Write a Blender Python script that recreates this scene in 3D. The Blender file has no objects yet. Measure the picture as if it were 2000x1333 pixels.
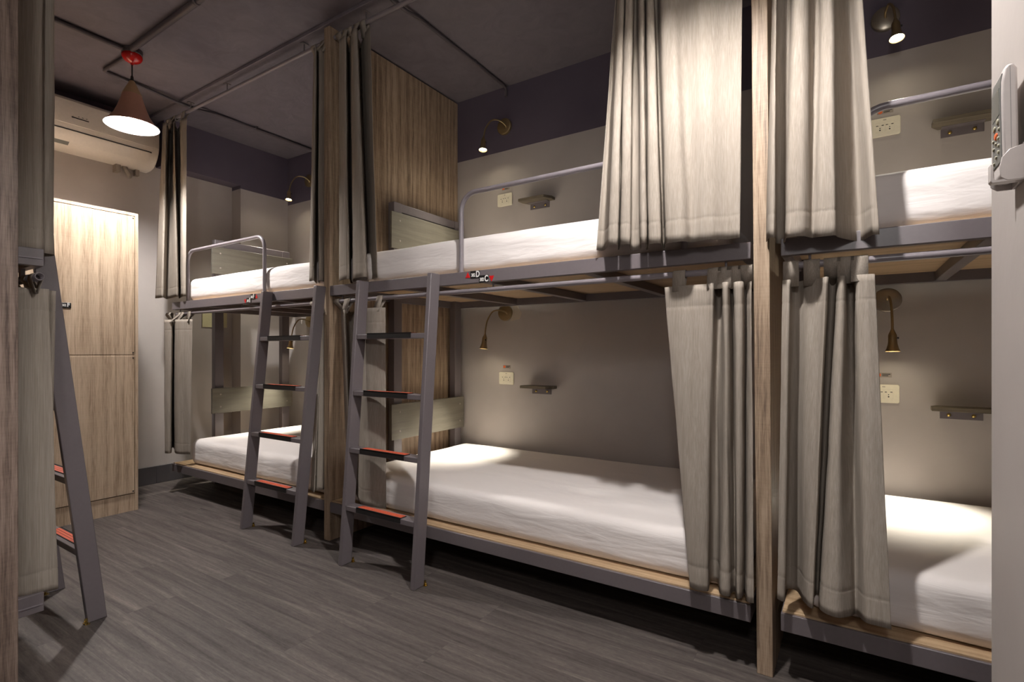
import bpy, bmesh, math, random
from mathutils import Vector, Matrix, noise
random.seed(7)
SC = bpy.context.scene
COL = SC.collection
PI = math.pi

# ---------------------------------------------------------------- materials
def srgb(r, g, b):
    def f(c):
        c /= 255.0
        return c / 12.92 if c <= 0.04045 else ((c + 0.055) / 1.055) ** 2.4
    return (f(r), f(g), f(b), 1.0)

class NT:
    """small node-tree helper"""
    def __init__(s, name):
        s.m = bpy.data.materials.new(name)
        s.m.use_nodes = True
        s.t = s.m.node_tree
        s.b = s.t.nodes['Principled BSDF']
        s.tc = s.n('ShaderNodeTexCoord')
    def n(s, kind, **kw):
        o = s.t.nodes.new(kind)
        for k, v in kw.items():
            setattr(o, k, v)
        return o
    def l(s, a, b):
        s.t.links.new(a, b)
    def mapping(s, scale=(1, 1, 1), rot=(0, 0, 0), src=None):
        mp = s.n('ShaderNodeMapping')
        mp.inputs['Scale'].default_value = scale
        mp.inputs['Rotation'].default_value = rot
        s.l(src or s.tc.outputs['Object'], mp.inputs['Vector'])
        return mp.outputs['Vector']
    def noise(s, vec, scale, detail=4, rough=.55, dist=0.0):
        o = s.n('ShaderNodeTexNoise')
        o.inputs['Scale'].default_value = scale
        o.inputs['Detail'].default_value = detail
        o.inputs['Roughness'].default_value = rough
        o.inputs['Distortion'].default_value = dist
        s.l(vec, o.inputs['Vector'])
        return o.outputs['Fac']
    def ramp(s, fac, stops):
        o = s.n('ShaderNodeValToRGB')
        e = o.color_ramp.elements
        while len(e) < len(stops):
            e.new(0.5)
        for el, (p, c) in zip(e, stops):
            el.position = p
            el.color = c if len(c) == 4 else (*c, 1)
        s.l(fac, o.inputs['Fac'])
        return o.outputs['Color']
    def mix(s, fac, a, b, mode='MIX'):
        o = s.n('ShaderNodeMix', data_type='RGBA', blend_type=mode)
        if isinstance(fac, (int, float)):
            o.inputs[0].default_value = fac
        else:
            s.l(fac, o.inputs[0])
        for i, v in ((6, a), (7, b)):
            if isinstance(v, tuple):
                o.inputs[i].default_value = v
            else:
                s.l(v, o.inputs[i])
        return o.outputs[2]
    def math(s, op, a, b=None):
        o = s.n('ShaderNodeMath', operation=op)
        for i, v in ((0, a), (1, b)):
            if v is None:
                continue
            if isinstance(v, (int, float)):
                o.inputs[i].default_value = v
            else:
                s.l(v, o.inputs[i])
        return o.outputs[0]
    def bump(s, h, strength=.2, dist=.01, normal=None):
        o = s.n('ShaderNodeBump')
        o.inputs['Strength'].default_value = strength
        o.inputs['Distance'].default_value = dist
        s.l(h, o.inputs['Height'])
        if normal is not None:
            s.l(normal, o.inputs['Normal'])
        s.l(o.outputs['Normal'], s.b.inputs['Normal'])
        return o.outputs['Normal']
    def col(s, c):
        if isinstance(c, tuple):
            s.b.inputs['Base Color'].default_value = c
        else:
            s.l(c, s.b.inputs['Base Color'])
    def rough(s, r, spec=.5, metal=0.0):
        if isinstance(r, (int, float)):
            s.b.inputs['Roughness'].default_value = r
        else:
            s.l(r, s.b.inputs['Roughness'])
        s.b.inputs['Specular IOR Level'].default_value = spec
        s.b.inputs['Metallic'].default_value = metal

def plain(name, c, r=.5, spec=.5, metal=0.0, bump=0.0, bscale=60):
    k = NT(name); k.rough(r, spec, metal)
    v = k.noise(k.tc.outputs['Object'], bscale, 3)
    d = tuple(x * .86 for x in c[:3]) + (1,)
    k.col(k.mix(v, d, c))
    if bump:
        k.bump(v, bump, .002)
    return k.m

def emit(name, c, strength):
    m = bpy.data.materials.new(name); m.use_nodes = True
    t = m.node_tree; t.nodes.remove(t.nodes['Principled BSDF'])
    e = t.nodes.new('ShaderNodeEmission')
    e.inputs['Color'].default_value = (*c, 1); e.inputs['Strength'].default_value = strength
    t.links.new(e.outputs[0], t.nodes['Material Output'].inputs[0])
    return m

def wood(name, light, mid, dark, axis='Z', rough=.5):
    """sawn oak laminate: long grain, board to board tone change, cathedral figure and cross saw marks"""
    k = NT(name)
    st = {'Z': (1, 1, .035), 'X': (.035, 1, 1), 'Y': (1, .035, 1)}[axis]
    v = k.mapping(st)
    g1 = k.noise(v, 120, 5, .65, .5)
    g0 = k.noise(v, 420, 3, .6, .3)
    g2 = k.noise(v, 22, 4, .6, 1.6)
    v2 = k.mapping({'Z': (1, 1, .11), 'X': (.11, 1, 1), 'Y': (1, .11, 1)}[axis])
    w = k.n('ShaderNodeTexWave', wave_type='RINGS', rings_direction=axis)
    w.inputs['Scale'].default_value = 7; w.inputs['Distortion'].default_value = 9
    w.inputs['Detail'].default_value = 3; w.inputs['Detail Scale'].default_value = 1.2
    k.l(v2, w.inputs['Vector'])
    vs = k.mapping({'Z': (.5, .5, 30), 'X': (30, .5, .5), 'Y': (.5, 30, .5)}[axis])
    saw = k.noise(vs, 6, 2, .5)
    vb = k.mapping({'Z': (1, 1, .0), 'X': (0, 1, 1), 'Y': (1, 0, 1)}[axis])
    brd = k.noise(vb, 7, 1, .4)
    a = k.math('ADD', k.math('MULTIPLY', g1, .40), k.math('MULTIPLY', g0, .30))
    a = k.math('ADD', a, k.math('MULTIPLY', g2, .12))
    a = k.math('ADD', a, k.math('MULTIPLY', w.outputs['Fac'], .08))
    a = k.math('ADD', a, k.math('MULTIPLY', saw, .05))
    a = k.math('ADD', a, k.math('MULTIPLY', brd, .07))
    c = k.ramp(a, [(.40, dark), (.505, mid), (.61, light)])
    k.col(c); k.rough(rough, .4)
    k.bump(g1, .15, .0015)
    return k.m

M = {}
M['oak'] = wood('oak_laminate', srgb(180, 158, 135), srgb(152, 130, 108), srgb(106, 88, 73))
M['oak_pale'] = wood('oak_pale_laminate', srgb(214, 192, 166), srgb(196, 172, 146), srgb(160, 136, 112))
M['ply'] = wood('plywood', srgb(198, 171, 138), srgb(182, 154, 121), srgb(160, 133, 102), 'X')
M['greenwood'] = wood('stained_board', srgb(112, 107, 96), srgb(106, 101, 90), srgb(98, 93, 83), 'Y', .45)
M['shelfwood'] = wood('shelf_board', srgb(118, 108, 92), srgb(104, 95, 81), srgb(88, 79, 68), 'X', .5)
M['oak_dark'] = wood('grey_brown_oak', srgb(150, 132, 120), srgb(124, 106, 95), srgb(80, 66, 58))
M['steel'] = plain('grey_painted_steel', srgb(112, 104, 106), .36, .5, 0, .03, 90)
M['tube'] = plain('grey_painted_tube', srgb(136, 128, 132), .3, .5)
M['dark'] = plain('black_rubber', srgb(22, 20, 20), .55)
M['orange'] = plain('orange_grip', srgb(198, 82, 50), .6)
M['black'] = plain('black_plate', srgb(18, 16, 16), .4)
M['white'] = plain('white_print', srgb(240, 238, 234), .5)
M['red'] = plain('red_print', srgb(206, 22, 24), .45)
M['redgloss'] = plain('red_gloss', srgb(190, 22, 20), .15)
M['brass'] = plain('antique_brass', srgb(172, 150, 112), .36, .5, .8)
M['brushed'] = plain('brushed_nickel', srgb(176, 166, 150), .3, .5, .85)
M['screw'] = plain('brass_screw', srgb(214, 186, 110), .22, .5, 1)
M['ivory'] = plain('ivory_plastic', srgb(236, 228, 206), .35)
M['acwhite'] = plain('ac_plastic', srgb(228, 220, 210), .38)
M['remote'] = plain('remote_plastic', srgb(214, 206, 202), .3)
M['remotegrey'] = plain('remote_face', srgb(112, 112, 108), .4)
M['screen'] = plain('lcd_screen', srgb(96, 100, 96), .12)
M['button'] = plain('rubber_button', srgb(168, 162, 140), .5)
M['obutton'] = plain('orange_button', srgb(232, 106, 50), .45)
M['cord'] = plain('black_cord', srgb(24, 22, 22), .5)
M['copper'] = plain('pink_copper_shade', srgb(190, 140, 118), .4)
M['shadeinner'] = plain('cream_enamel', srgb(186, 180, 172), .5)
M['tan'] = plain('turned_wood_cap', srgb(178, 146, 108), .5)
M['pipe'] = plain('painted_conduit', srgb(88, 80, 84), .45)
M['sticker'] = plain('grey_sticker', srgb(150, 140, 130), .5)
M['note'] = plain('cream_paper', srgb(206, 200, 160), .8)
M['patch'] = plain('bare_plaster', srgb(196, 184, 166), .9, .3, 0, .3, 120)
M['baseb'] = plain('charcoal_baseboard', srgb(70, 66, 68), .5)
M['bulb'] = emit('lamp_glow', (1.0, .97, .95), 1120)
M['led'] = emit('led_glow', (1.0, .90, .66), 45)

# curtain: taupe slub fabric
k = NT('taupe_curtain')
v = k.mapping((1, 1, .018))
f1 = k.noise(v, 430, 3, .6)
f2 = k.noise(v, 60, 3, .5)
f3 = k.noise(k.tc.outputs['Object'], 9, 3, .5)
a = k.math('ADD', k.math('MULTIPLY', f1, .7), k.math('MULTIPLY', f2, .3))
k.col(k.ramp(a, [(.34, srgb(138, 128, 117)), (.5, srgb(150, 140, 129)), (.66, srgb(163, 153, 142))]))
k.rough(.8, .12)
h = k.math('ADD', k.math('MULTIPLY', f1, .3), k.math('MULTIPLY', f3, 1.6))
k.bump(h, .3, .005)
M['curtain'] = k.m

# white cotton sheet
k = NT('white_cotton_sheet')
v = k.mapping((1, 1, 1))
w1 = k.noise(k.mapping((1.2, 2.2, 3.5)), 3.0, 3, .45, .35)
w2 = k.noise(k.mapping((1, 1, 1.6)), 11, 3, .45, .4)
k.col(srgb(236, 228, 224)); k.rough(.85, .2)
k.b.inputs['Sheen Weight'].default_value = .15
w3 = k.noise(k.mapping((.9, 1, 5.5), (0, .10, 0)), 4.2, 4, .5, .5)
k.bump(k.math('ADD', k.math('ADD', w1, k.math('MULTIPLY', w3, .7)), k.math('MULTIPLY', w2, .12)), .40, .018)
M['sheet'] = k.m

# two-tone wall: plum above a line, warm grey below
def wallmat(name, zline, amp=.004):
    k = NT(name)
    s = k.n('ShaderNodeSeparateXYZ'); k.l(k.tc.outputs['Object'], s.inputs[0])
    nz = k.noise(k.tc.outputs['Object'], 9, 4)
    zz = k.math('ADD', s.outputs['Z'], k.math('MULTIPLY', k.math('SUBTRACT', nz, .5), amp))
    up = k.math('GREATER_THAN', zz, zline)
    ng = k.noise(k.tc.outputs['Object'], 2.2, 5)
    gr = k.ramp(ng, [(.3, srgb(168, 160, 155)), (.7, srgb(180, 172, 167))])
    pl = k.ramp(ng, [(.3, srgb(86, 77, 90)), (.7, srgb(98, 89, 101))])
    k.col(k.mix(up, gr, pl)); k.rough(.55, .35)
    nb = k.noise(k.tc.outputs['Object'], 45, 4)
    n2 = k.noise(k.tc.outputs['Object'], 4, 4)
    k.bump(k.math('ADD', nb, k.math('MULTIPLY', n2, 2)), .12, .004)
    return k.m
M['wallback'] = wallmat('back_wall_paint', 2.447)
M['wallend'] = wallmat('end_wall_paint', 2.53)
M['wallcol'] = wallmat('column_paint', 2.49)
M['wallplain'] = wallmat('grey_wall_paint', 9)

k = NT('plum_ceiling_plaster')
n1 = k.noise(k.tc.outputs['Object'], 1.6, 6, .6, .4)
n2 = k.noise(k.tc.outputs['Object'], 7, 6, .62, 1.2)
k.col(k.ramp(k.math('ADD', k.math('MULTIPLY', n1, .5), k.math('MULTIPLY', n2, .5)),
             [(.3, srgb(98, 91, 98)), (.5, srgb(112, 105, 112)), (.7, srgb(122, 115, 121))]))
k.rough(.6, .35); k.bump(n2, .3, .012)
M['ceiling'] = k.m

# dark vinyl planks, long along X
k = NT('dark_vinyl_planks')
br = k.n('ShaderNodeTexBrick')
br.offset = .37; br.squash = 1
for nme, val in (('Color1', (0, 0, 0, 1)), ('Color2', (1, 1, 1, 1)), ('Mortar', (.5, .5, .5, 1))):
    br.inputs[nme].default_value = val
br.inputs['Scale'].default_value = 1
br.inputs['Mortar Size'].default_value = .0007
br.inputs['Brick Width'].default_value = 1.22
br.inputs['Row Height'].default_value = .182
k.l(k.tc.outputs['Object'], br.inputs['Vector'])
s = k.n('ShaderNodeSeparateColor'); k.l(br.outputs['Color'], s.inputs[0])
off = k.n('ShaderNodeCombineXYZ')
k.l(k.math('MULTIPLY', s.outputs[0], 13), off.inputs[0]); k.l(k.math('MULTIPLY', s.outputs[0], 7), off.inputs[2])
va = k.n('ShaderNodeVectorMath', operation='ADD')
k.l(k.tc.outputs['Object'], va.inputs[0]); k.l(off.outputs[0], va.inputs[1])
vv = k.mapping((.055, 1, 1), src=va.outputs[0])
g1 = k.noise(vv, 26, 7, .68, .8)
g2 = k.noise(k.mapping((.3, 1, 1), src=va.outputs[0]), 130, 4, .7, .3)
a = k.math('ADD', k.math('MULTIPLY', g1, .72), k.math('MULTIPLY', g2, .28))
a = k.math('ADD', a, k.math('MULTIPLY', k.math('SUBTRACT', s.outputs[0], .5), .012))
c = k.ramp(a, [(.34, srgb(56, 50, 48)), (.46, srgb(78, 71, 68)), (.56, srgb(94, 86, 82)), (.70, srgb(122, 112, 106))])
c = k.mix(br.outputs['Fac'], c, srgb(68, 62, 60))
k.col(c); k.rough(k.ramp(g1, [(.3, (.62,) * 3), (.7, (.48,) * 3)]), .35)
k.bump(k.math('ADD', g1, k.math('MULTIPLY', g2, .6)), .18, .002)
M['floor'] = k.m

# ---------------------------------------------------------------- mesh builder
class MB:
    def __init__(s):
        s.v = []; s.f = []
    def add(s, vs, fs):
        o = len(s.v)
        s.v += [Vector(p) for p in vs]
        s.f += [tuple(i + o for i in f) for f in fs]
        return s
    def box(s, a, b, mat=None):
        (x0, y0, z0), (x1, y1, z1) = a, b
        vs = [(x0, y0, z0), (x1, y0, z0), (x1, y1, z0), (x0, y1, z0), (x0, y0, z1), (x1, y0, z1), (x1, y1, z1), (x0, y1, z1)]
        if mat:
            vs = [mat @ Vector(p) for p in vs]
        return s.add(vs, [(0, 3, 2, 1), (4, 5, 6, 7), (0, 1, 5, 4), (1, 2, 6, 5), (2, 3, 7, 6), (3, 0, 4, 7)])
    def prism(s, poly, axis, a, b):
        """extrude a 2D polygon along an axis ('x': poly is (y,z); 'y': (x,z); 'z': (x,y))"""
        n = len(poly)
        def p3(p, t):
            return {'x': (t, p[0], p[1]), 'y': (p[0], t, p[1]), 'z': (p[0], p[1], t)}[axis]
        vs = [p3(p, a) for p in poly] + [p3(p, b) for p in poly]
        fs = [tuple(range(n)), tuple(range(2 * n - 1, n - 1, -1))]
        fs += [(i, i + n, (i + 1) % n + n, (i + 1) % n) for i in range(n)]
        return s.add(vs, fs)
    def tube(s, path, r, seg=12, cap=True):
        path = [Vector(p) for p in path]
        rings = []
        up = None
        for i, p in enumerate(path):
            t = (path[min(i + 1, len(path) - 1)] - path[max(i - 1, 0)]).normalized()
            if up is None:
                up = Vector((0, 0, 1)) if abs(t.z) < .9 else Vector((1, 0, 0))
            n = (up - t * up.dot(t)).normalized(); up = n
            b = t.cross(n)
            rr = r[i] if isinstance(r, (list, tuple)) else r
            rings.append([p + (n * math.cos(2 * PI * j / seg) + b * math.sin(2 * PI * j / seg)) * rr for j in range(seg)])
        vs = [q for ring in rings for q in ring]
        fs = []
        for i in range(len(rings) - 1):
            for j in range(seg):
                fs.append((i * seg + j, i * seg + (j + 1) % seg, (i + 1) * seg + (j + 1) % seg, (i + 1) * seg + j))
        if cap:
            fs.append(tuple(range(seg - 1, -1, -1)))
            o = (len(rings) - 1) * seg
            fs.append(tuple(o + j for j in range(seg)))
        return s.add(vs, fs)
    def lathe(s, prof, mat=None, seg=32):
        """profile [(r, z)] about local z; mat places it"""
        mat = mat or Matrix.Identity(4)
        vs = []; fs = []
        for r, z in prof:
            for j in range(seg):
                a = 2 * PI * j / seg
                vs.append(mat @ Vector((r * math.cos(a), r * math.sin(a), z)))
        for i in range(len(prof) - 1):
            for j in range(seg):
                fs.append((i * seg + j, i * seg + (j + 1) % seg, (i + 1) * seg + (j + 1) % seg, (i + 1) * seg + j))
        return s.add(vs, fs)
    def build(s, name, mat, parent=None, loc=(0, 0, 0), bevel=0.0, smooth=35, local=False):
        """parts carry world-space vertices; they are stored relative to their parent's origin"""
        org = Vector(loc)
        if parent is not None and not local:
            org = Vector(parent['_o']) if '_o' in parent else Vector((0, 0, 0))
        me = bpy.data.meshes.new(name)
        me.from_pydata([tuple(p if local else p - org) for p in s.v], [], s.f)
        bm = bmesh.new(); bm.from_mesh(me)
        bmesh.ops.remove_doubles(bm, verts=bm.verts, dist=1e-6)
        bmesh.ops.recalc_face_normals(bm, faces=bm.faces)
        bm.to_mesh(me); bm.free()
        for p in me.polygons:
            p.use_smooth = True
        me.set_sharp_from_angle(angle=math.radians(smooth))
        me.materials.append(M[mat])
        o = bpy.data.objects.new(name, me); COL.objects.link(o)
        if parent is not None:
            o.parent = parent
            o['_o'] = tuple(org)
        else:
            o.location = org if not local else Vector(loc)
            o['_o'] = tuple(org)
        if bevel:
            m = o.modifiers.new('bevel', 'BEVEL'); m.width = bevel; m.segments = 2; m.limit_method = 'ANGLE'
        return o

def empty(name, loc):
    o = bpy.data.objects.new(name, None); COL.objects.link(o)
    o.location = loc; o['_o'] = tuple(loc); o.empty_display_size = .05
    return o
def tag(o, label=None, cat=None, group=None, kind=None):
    if label: o['label'] = label
    if cat: o['category'] = cat
    if group: o['group'] = group
    if kind: o['kind'] = kind
    return o
def copy_tree(o, parent=None):
    c = o.copy(); COL.objects.link(c)
    if parent is not None:
        c.parent = parent
    for ch in list(o.children):
        copy_tree(ch, c)
    return c
def struct(o):
    o['kind'] = 'structure'
    return o

def crom(pts, n):
    """Catmull-Rom through points, n samples per span"""
    P = [Vector(p) for p in pts]
    out = []
    for i in range(len(P) - 1):
        p0, p1, p2, p3 = P[max(i - 1, 0)], P[i], P[i + 1], P[min(i + 2, len(P) - 1)]
        for j in range(n):
            t = j / n
            out.append(.5 * ((2 * p1) + (p2 - p0) * t + (2 * p0 - 5 * p1 + 4 * p2 - p3) * t * t + (3 * p1 - p0 - 3 * p2 + p3) * t ** 3))
    out.append(P[-1])
    return out

def letters(txt, size, name, mat, parent, at, org, sx=1.0, depth=.0008):
    """raised lettering on a plate facing -Y (or +X if org == 'x')"""
    cu = bpy.data.curves.new('t', 'FONT'); cu.body = txt; cu.size = size; cu.extrude = depth / 2
    cu.offset = size * .03
    ob = bpy.data.objects.new('t', cu); COL.objects.link(ob)
    bpy.context.view_layer.update()
    dg = bpy.context.evaluated_depsgraph_get()
    me = bpy.data.meshes.new_from_object(ob.evaluated_get(dg))
    bpy.data.objects.remove(ob)
    mb = MB()
    pos = Vector(at)
    for vv in me.vertices:
        x, y, z = vv.co
        if org == 'y':
            q = pos + Vector((x * sx, -z, y))
        else:
            q = pos + Vector((z, x * sx, y))
        mb.v.append(q)
    mb.f = [tuple(p.vertices) for p in me.polygons]
    bpy.data.meshes.remove(me)
    return mb.build(name, mat, parent)

# ---------------------------------------------------------------- setting
XE, XR, YB, YF, ZC = -4.65, 1.95, 3.0, -2.2, 2.89
FRONT = 1.87                     # front plane of the bunk row
struct(MB().box((XE - .1, YF - .1, -.1), (XR + .1, YB + .1, 0)).build('floor', 'floor'))
struct(MB().box((XE - .1, YF - .1, ZC), (XR + .1, YB + .1, ZC + .1)).build('ceiling', 'ceiling'))
wb = struct(MB().box((XE - .1, YB, 0), (XR + .1, YB + .1, ZC)).build('wall_back', 'wallback'))
struct(MB().box((XE - .1, YF, 0), (XE, YB, ZC)).build('wall_end', 'wallend'))
struct(MB().box((XE, 2.54, 0), (-4.51, YB, ZC)).build('wall_column', 'wallcol'))
struct(MB().box((XE, 1.93, 2.52), (-4.51, 2.54, ZC)).build('wall_beam', 'wallcol'))
struct(MB().box((XR, YF, 0), (XR + .1, YB, ZC)).build('wall_right', 'wallplain'))
struct(MB().box((XE, YF - .1, 0), (XR, YF, ZC)).build('wall_front', 'wallplain'))
struct(MB().box((XE, -.66, 0), (-1.9, -.56, ZC)).build('wall_left', 'wallplain'))
struct(MB().box((.206, .25, 0), (.36, 1.22, ZC)).build('wall_pier', 'wallplain', bevel=.004))
struct(MB().box((XE, 1.546, 0), (XE + .012, 1.93, .14)).build('baseboard_end', 'baseb', bevel=.003))
struct(MB().box((XE, 1.93, 0), (XE + .012, 2.54, .14)).build('baseboard_recess', 'baseb', bevel=.003))
struct(MB().box((XE, 1.855, ZC - .022), (XR, 1.955, ZC)).build('trim_1', 'ceiling', bevel=.003))
# flaked plaster patch beside the lower wall lamp
pp = [(-1.945, 1.365), (-1.918, 1.385), (-1.895, 1.345), (-1.872, 1.315), (-1.892, 1.275), (-1.93, 1.268), (-1.965, 1.262), (-1.955, 1.30)]
MB().prism(pp, 'y', YB - .0015, YB).build('bare_patch', 'patch', wb)
for (x, z) in ((-1.044, 1.382),):
    MB().lathe([(0, 0), (.006, .002), (.007, .006), (.004, .01), (0, .012)], Matrix.Translation((x, YB, z)) @ Matrix.Rotation(PI / 2, 4, 'X'), 12).build('nail_head', 'white', wb)

# ---------------------------------------------------------------- ceiling services
def pipe(path, r, label, clips=(), group='ceiling conduits'):
    o = empty('conduit_pipe', path[0])
    tag(o, label, 'pipe', group)
    MB().tube(path, r, 12).build('pipe', 'pipe', o)
    for c, ax in clips:
        c = Vector(c); q = MB()
        R = r + .003
        d = Vector((.009, 0, 0)) if ax == 'x' else Vector((0, .009, 0))
        sd = Vector((0, 1, 0)) if ax == 'x' else Vector((1, 0, 0))
        arc = [c + sd * R * math.cos(t) + Vector((0, 0, -R * math.sin(t))) for t in [PI * i / 10 for i in range(11)]]
        arc = [c + sd * (R + .018) + Vector((0, 0, R * .8)), c + sd * R + Vector((0, 0, R * .8))] + arc + [c - sd * R + Vector((0, 0, R * .8)), c - sd * (R + .018) + Vector((0, 0, R * .8))]
        for w in (-1, 1):
            pass
        vs = []
        for p in arc:
            vs += [p - d, p + d]
        q.add(vs, [(2 * i, 2 * i + 1, 2 * i + 3, 2 * i + 2) for i in range(len(arc) - 1)])
        cl = q.build('pipe_clip', 'pipe', o)
        m = cl.modifiers.new('thick', 'SOLIDIFY'); m.thickness = .002; m.offset = 1
    return o
LX, LY = -3.665, 1.392          # pendant position
pipe([(LX + .05, LY - .02, 2.872), (.9, LY - .03, 2.872)], .018, 'thick grey conduit running along the ceiling from the red lamp rose', [((-2.84, LY - .025, 2.872), 'x')])
pipe([(LX, LY - .05, 2.875), (LX + .03, .1, 2.875)], .014, 'grey conduit leaving the red lamp rose towards the left curtain')
pipe([(LX - .05, LY, 2.875), (-4.03, LY - .01, 2.875), (-4.055, LY - .005, 2.875), (-4.07, LY + .02, 2.875), (-4.075, 1.6, 2.874), (-4.078, 1.83, 2.856), (-4.08, 1.97, 2.856), (-4.08, 2.1, 2.875), (-4.08, 2.97, 2.875)],
     .011, 'bent grey conduit from the red lamp rose across the far bunk', [((-4.08, 2.42, 2.878), 'y')])
pipe([(-1.96, 1.3, 2.875), (-1.965, 1.8, 2.857), (-1.97, 2.0, 2.857), (-1.975, 2.1, 2.876), (-1.99, 2.94, 2.876), (-1.992, 2.975, 2.868), (-1.993, 2.985, 2.85), (-1.993, 2.985, 2.815)],
     .010, 'thin grey conduit over the middle bunk bending down the back wall', [((-1.985, 2.62, 2.88), 'y')])

# pendant lamps
def pendant(x, y, label):
    o = empty('pendant_lamp', (x, y, ZC)); tag(o, label, 'lamp', 'aisle pendant lamps')
    T = lambda z: Matrix.Translation((x, y, z))
    MB().lathe([(0, 0), (.055, 0), (.055, -.028), (.05, -.034), (0, -.034)], T(ZC), 24).build('junction_box', 'pipe', o, bevel=0)
    MB().lathe([(0, -.026), (.046, -.026), (.0515, -.030), (.054, -.037), (.0535, -.046), (.050, -.055), (.043, -.064), (.032, -.072), (.018, -.078), (.009, -.081), (.007, -.090), (0, -.090)], T(ZC), 40).build('ceiling_rose', 'redgloss', o)
    MB().tube([(x, y, ZC - .09), (x, y, 2.70)], .004, 10).build('cord', 'cord', o)
    MB().lathe([(0, .03), (.007, .03), (.010, .0), (.012, -.01), (0, -.01)], T(2.70), 16).build('cord_grip', 'cord', o)
    MB().lathe([(0, 0), (.014, 0), (.022, -.02), (.052, -.085), (0, -.085)], T(2.70), 32).build('wooden_cap', 'tan', o)
    T0 = Matrix.Translation((x, y, 0))
    outer = [(.050, 2.617), (.058, 2.585), (.074, 2.535), (.093, 2.488), (.117, 2.452), (.138, 2.430), (.140, 2.425)]
    inner = [(.140, 2.425), (.136, 2.429), (.114, 2.452), (.090, 2.486), (.071, 2.533), (.055, 2.583), (.047, 2.612), (.0, 2.612)]
    sh = MB().lathe(outer, T0, 48).build('lamp_shade', 'copper', o)
    MB().lathe(inner, T0, 48).build('shade_lining', 'shadeinner', sh)
    MB().lathe([(0, 2.612), (.018, 2.612), (.018, 2.55), (0, 2.55)], T0, 20).build('bulb_socket', 'ivory', o)
    R = .042
    MB().lathe([(R * math.cos(a), 2.512 + R * math.sin(a)) for a in [-PI / 2 + PI * q / 16 for q in range(17)]], T0, 28).build('bulb', 'bulb', o)
    return o
pendant(LX, LY, 'lit cone pendant lamp on a red ceiling rose before the air conditioner')
def light(name, kind, loc, power, color, **kw):
    L = bpy.data.lights.new(name, kind); L.energy = power; L.color = color
    for a, b in kw.items():
        setattr(L, a, b)
    o = bpy.data.objects.new(name, L); COL.objects.link(o); o.location = loc
    return o
WARM = (1.0, .97, .95)
pendant(-.42, 1.13, 'lit cone pendant lamp over the near end of the aisle')
light('hall_light', 'POINT', (.16, -.75, 2.12), 24, WARM, shadow_soft_size=.15)

# ---------------------------------------------------------------- partitions
def partition(x0, x1, y0, y1, lean, label, mat='oak'):
    mb = MB()
    z1 = ZC - .012
    vs = []
    for z, dx in ((0, lean), (z1, 0)):
        vs += [(x0 + dx, y0, z), (x1 + dx, y0, z), (x1 + dx, y1, z), (x0 + dx, y1, z)]
    mb.add(vs, [(0, 3, 2, 1), (4, 5, 6, 7), (0, 1, 5, 4), (1, 2, 6, 5), (2, 3, 7, 6), (3, 0, 4, 7)])
    o = mb.build('partition_panel', mat, loc=((x0 + x1) / 2, (y0 + y1) / 2, 0), bevel=.002)
    return tag(o, label, 'partition', 'oak bunk partitions')
partition(-.280, -.232, FRONT, YB - .004, .022, 'slim oak partition between the right bunk and the middle bunk')
partition(-2.475, -2.428, FRONT, YB - .004, 0.0, 'oak partition behind the head of the middle bunk')
partition(-2.237, -2.190, -.54, .5235, 0.0, 'dark oak panel edge at the left border of the photo', 'oak_dark')

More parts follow.
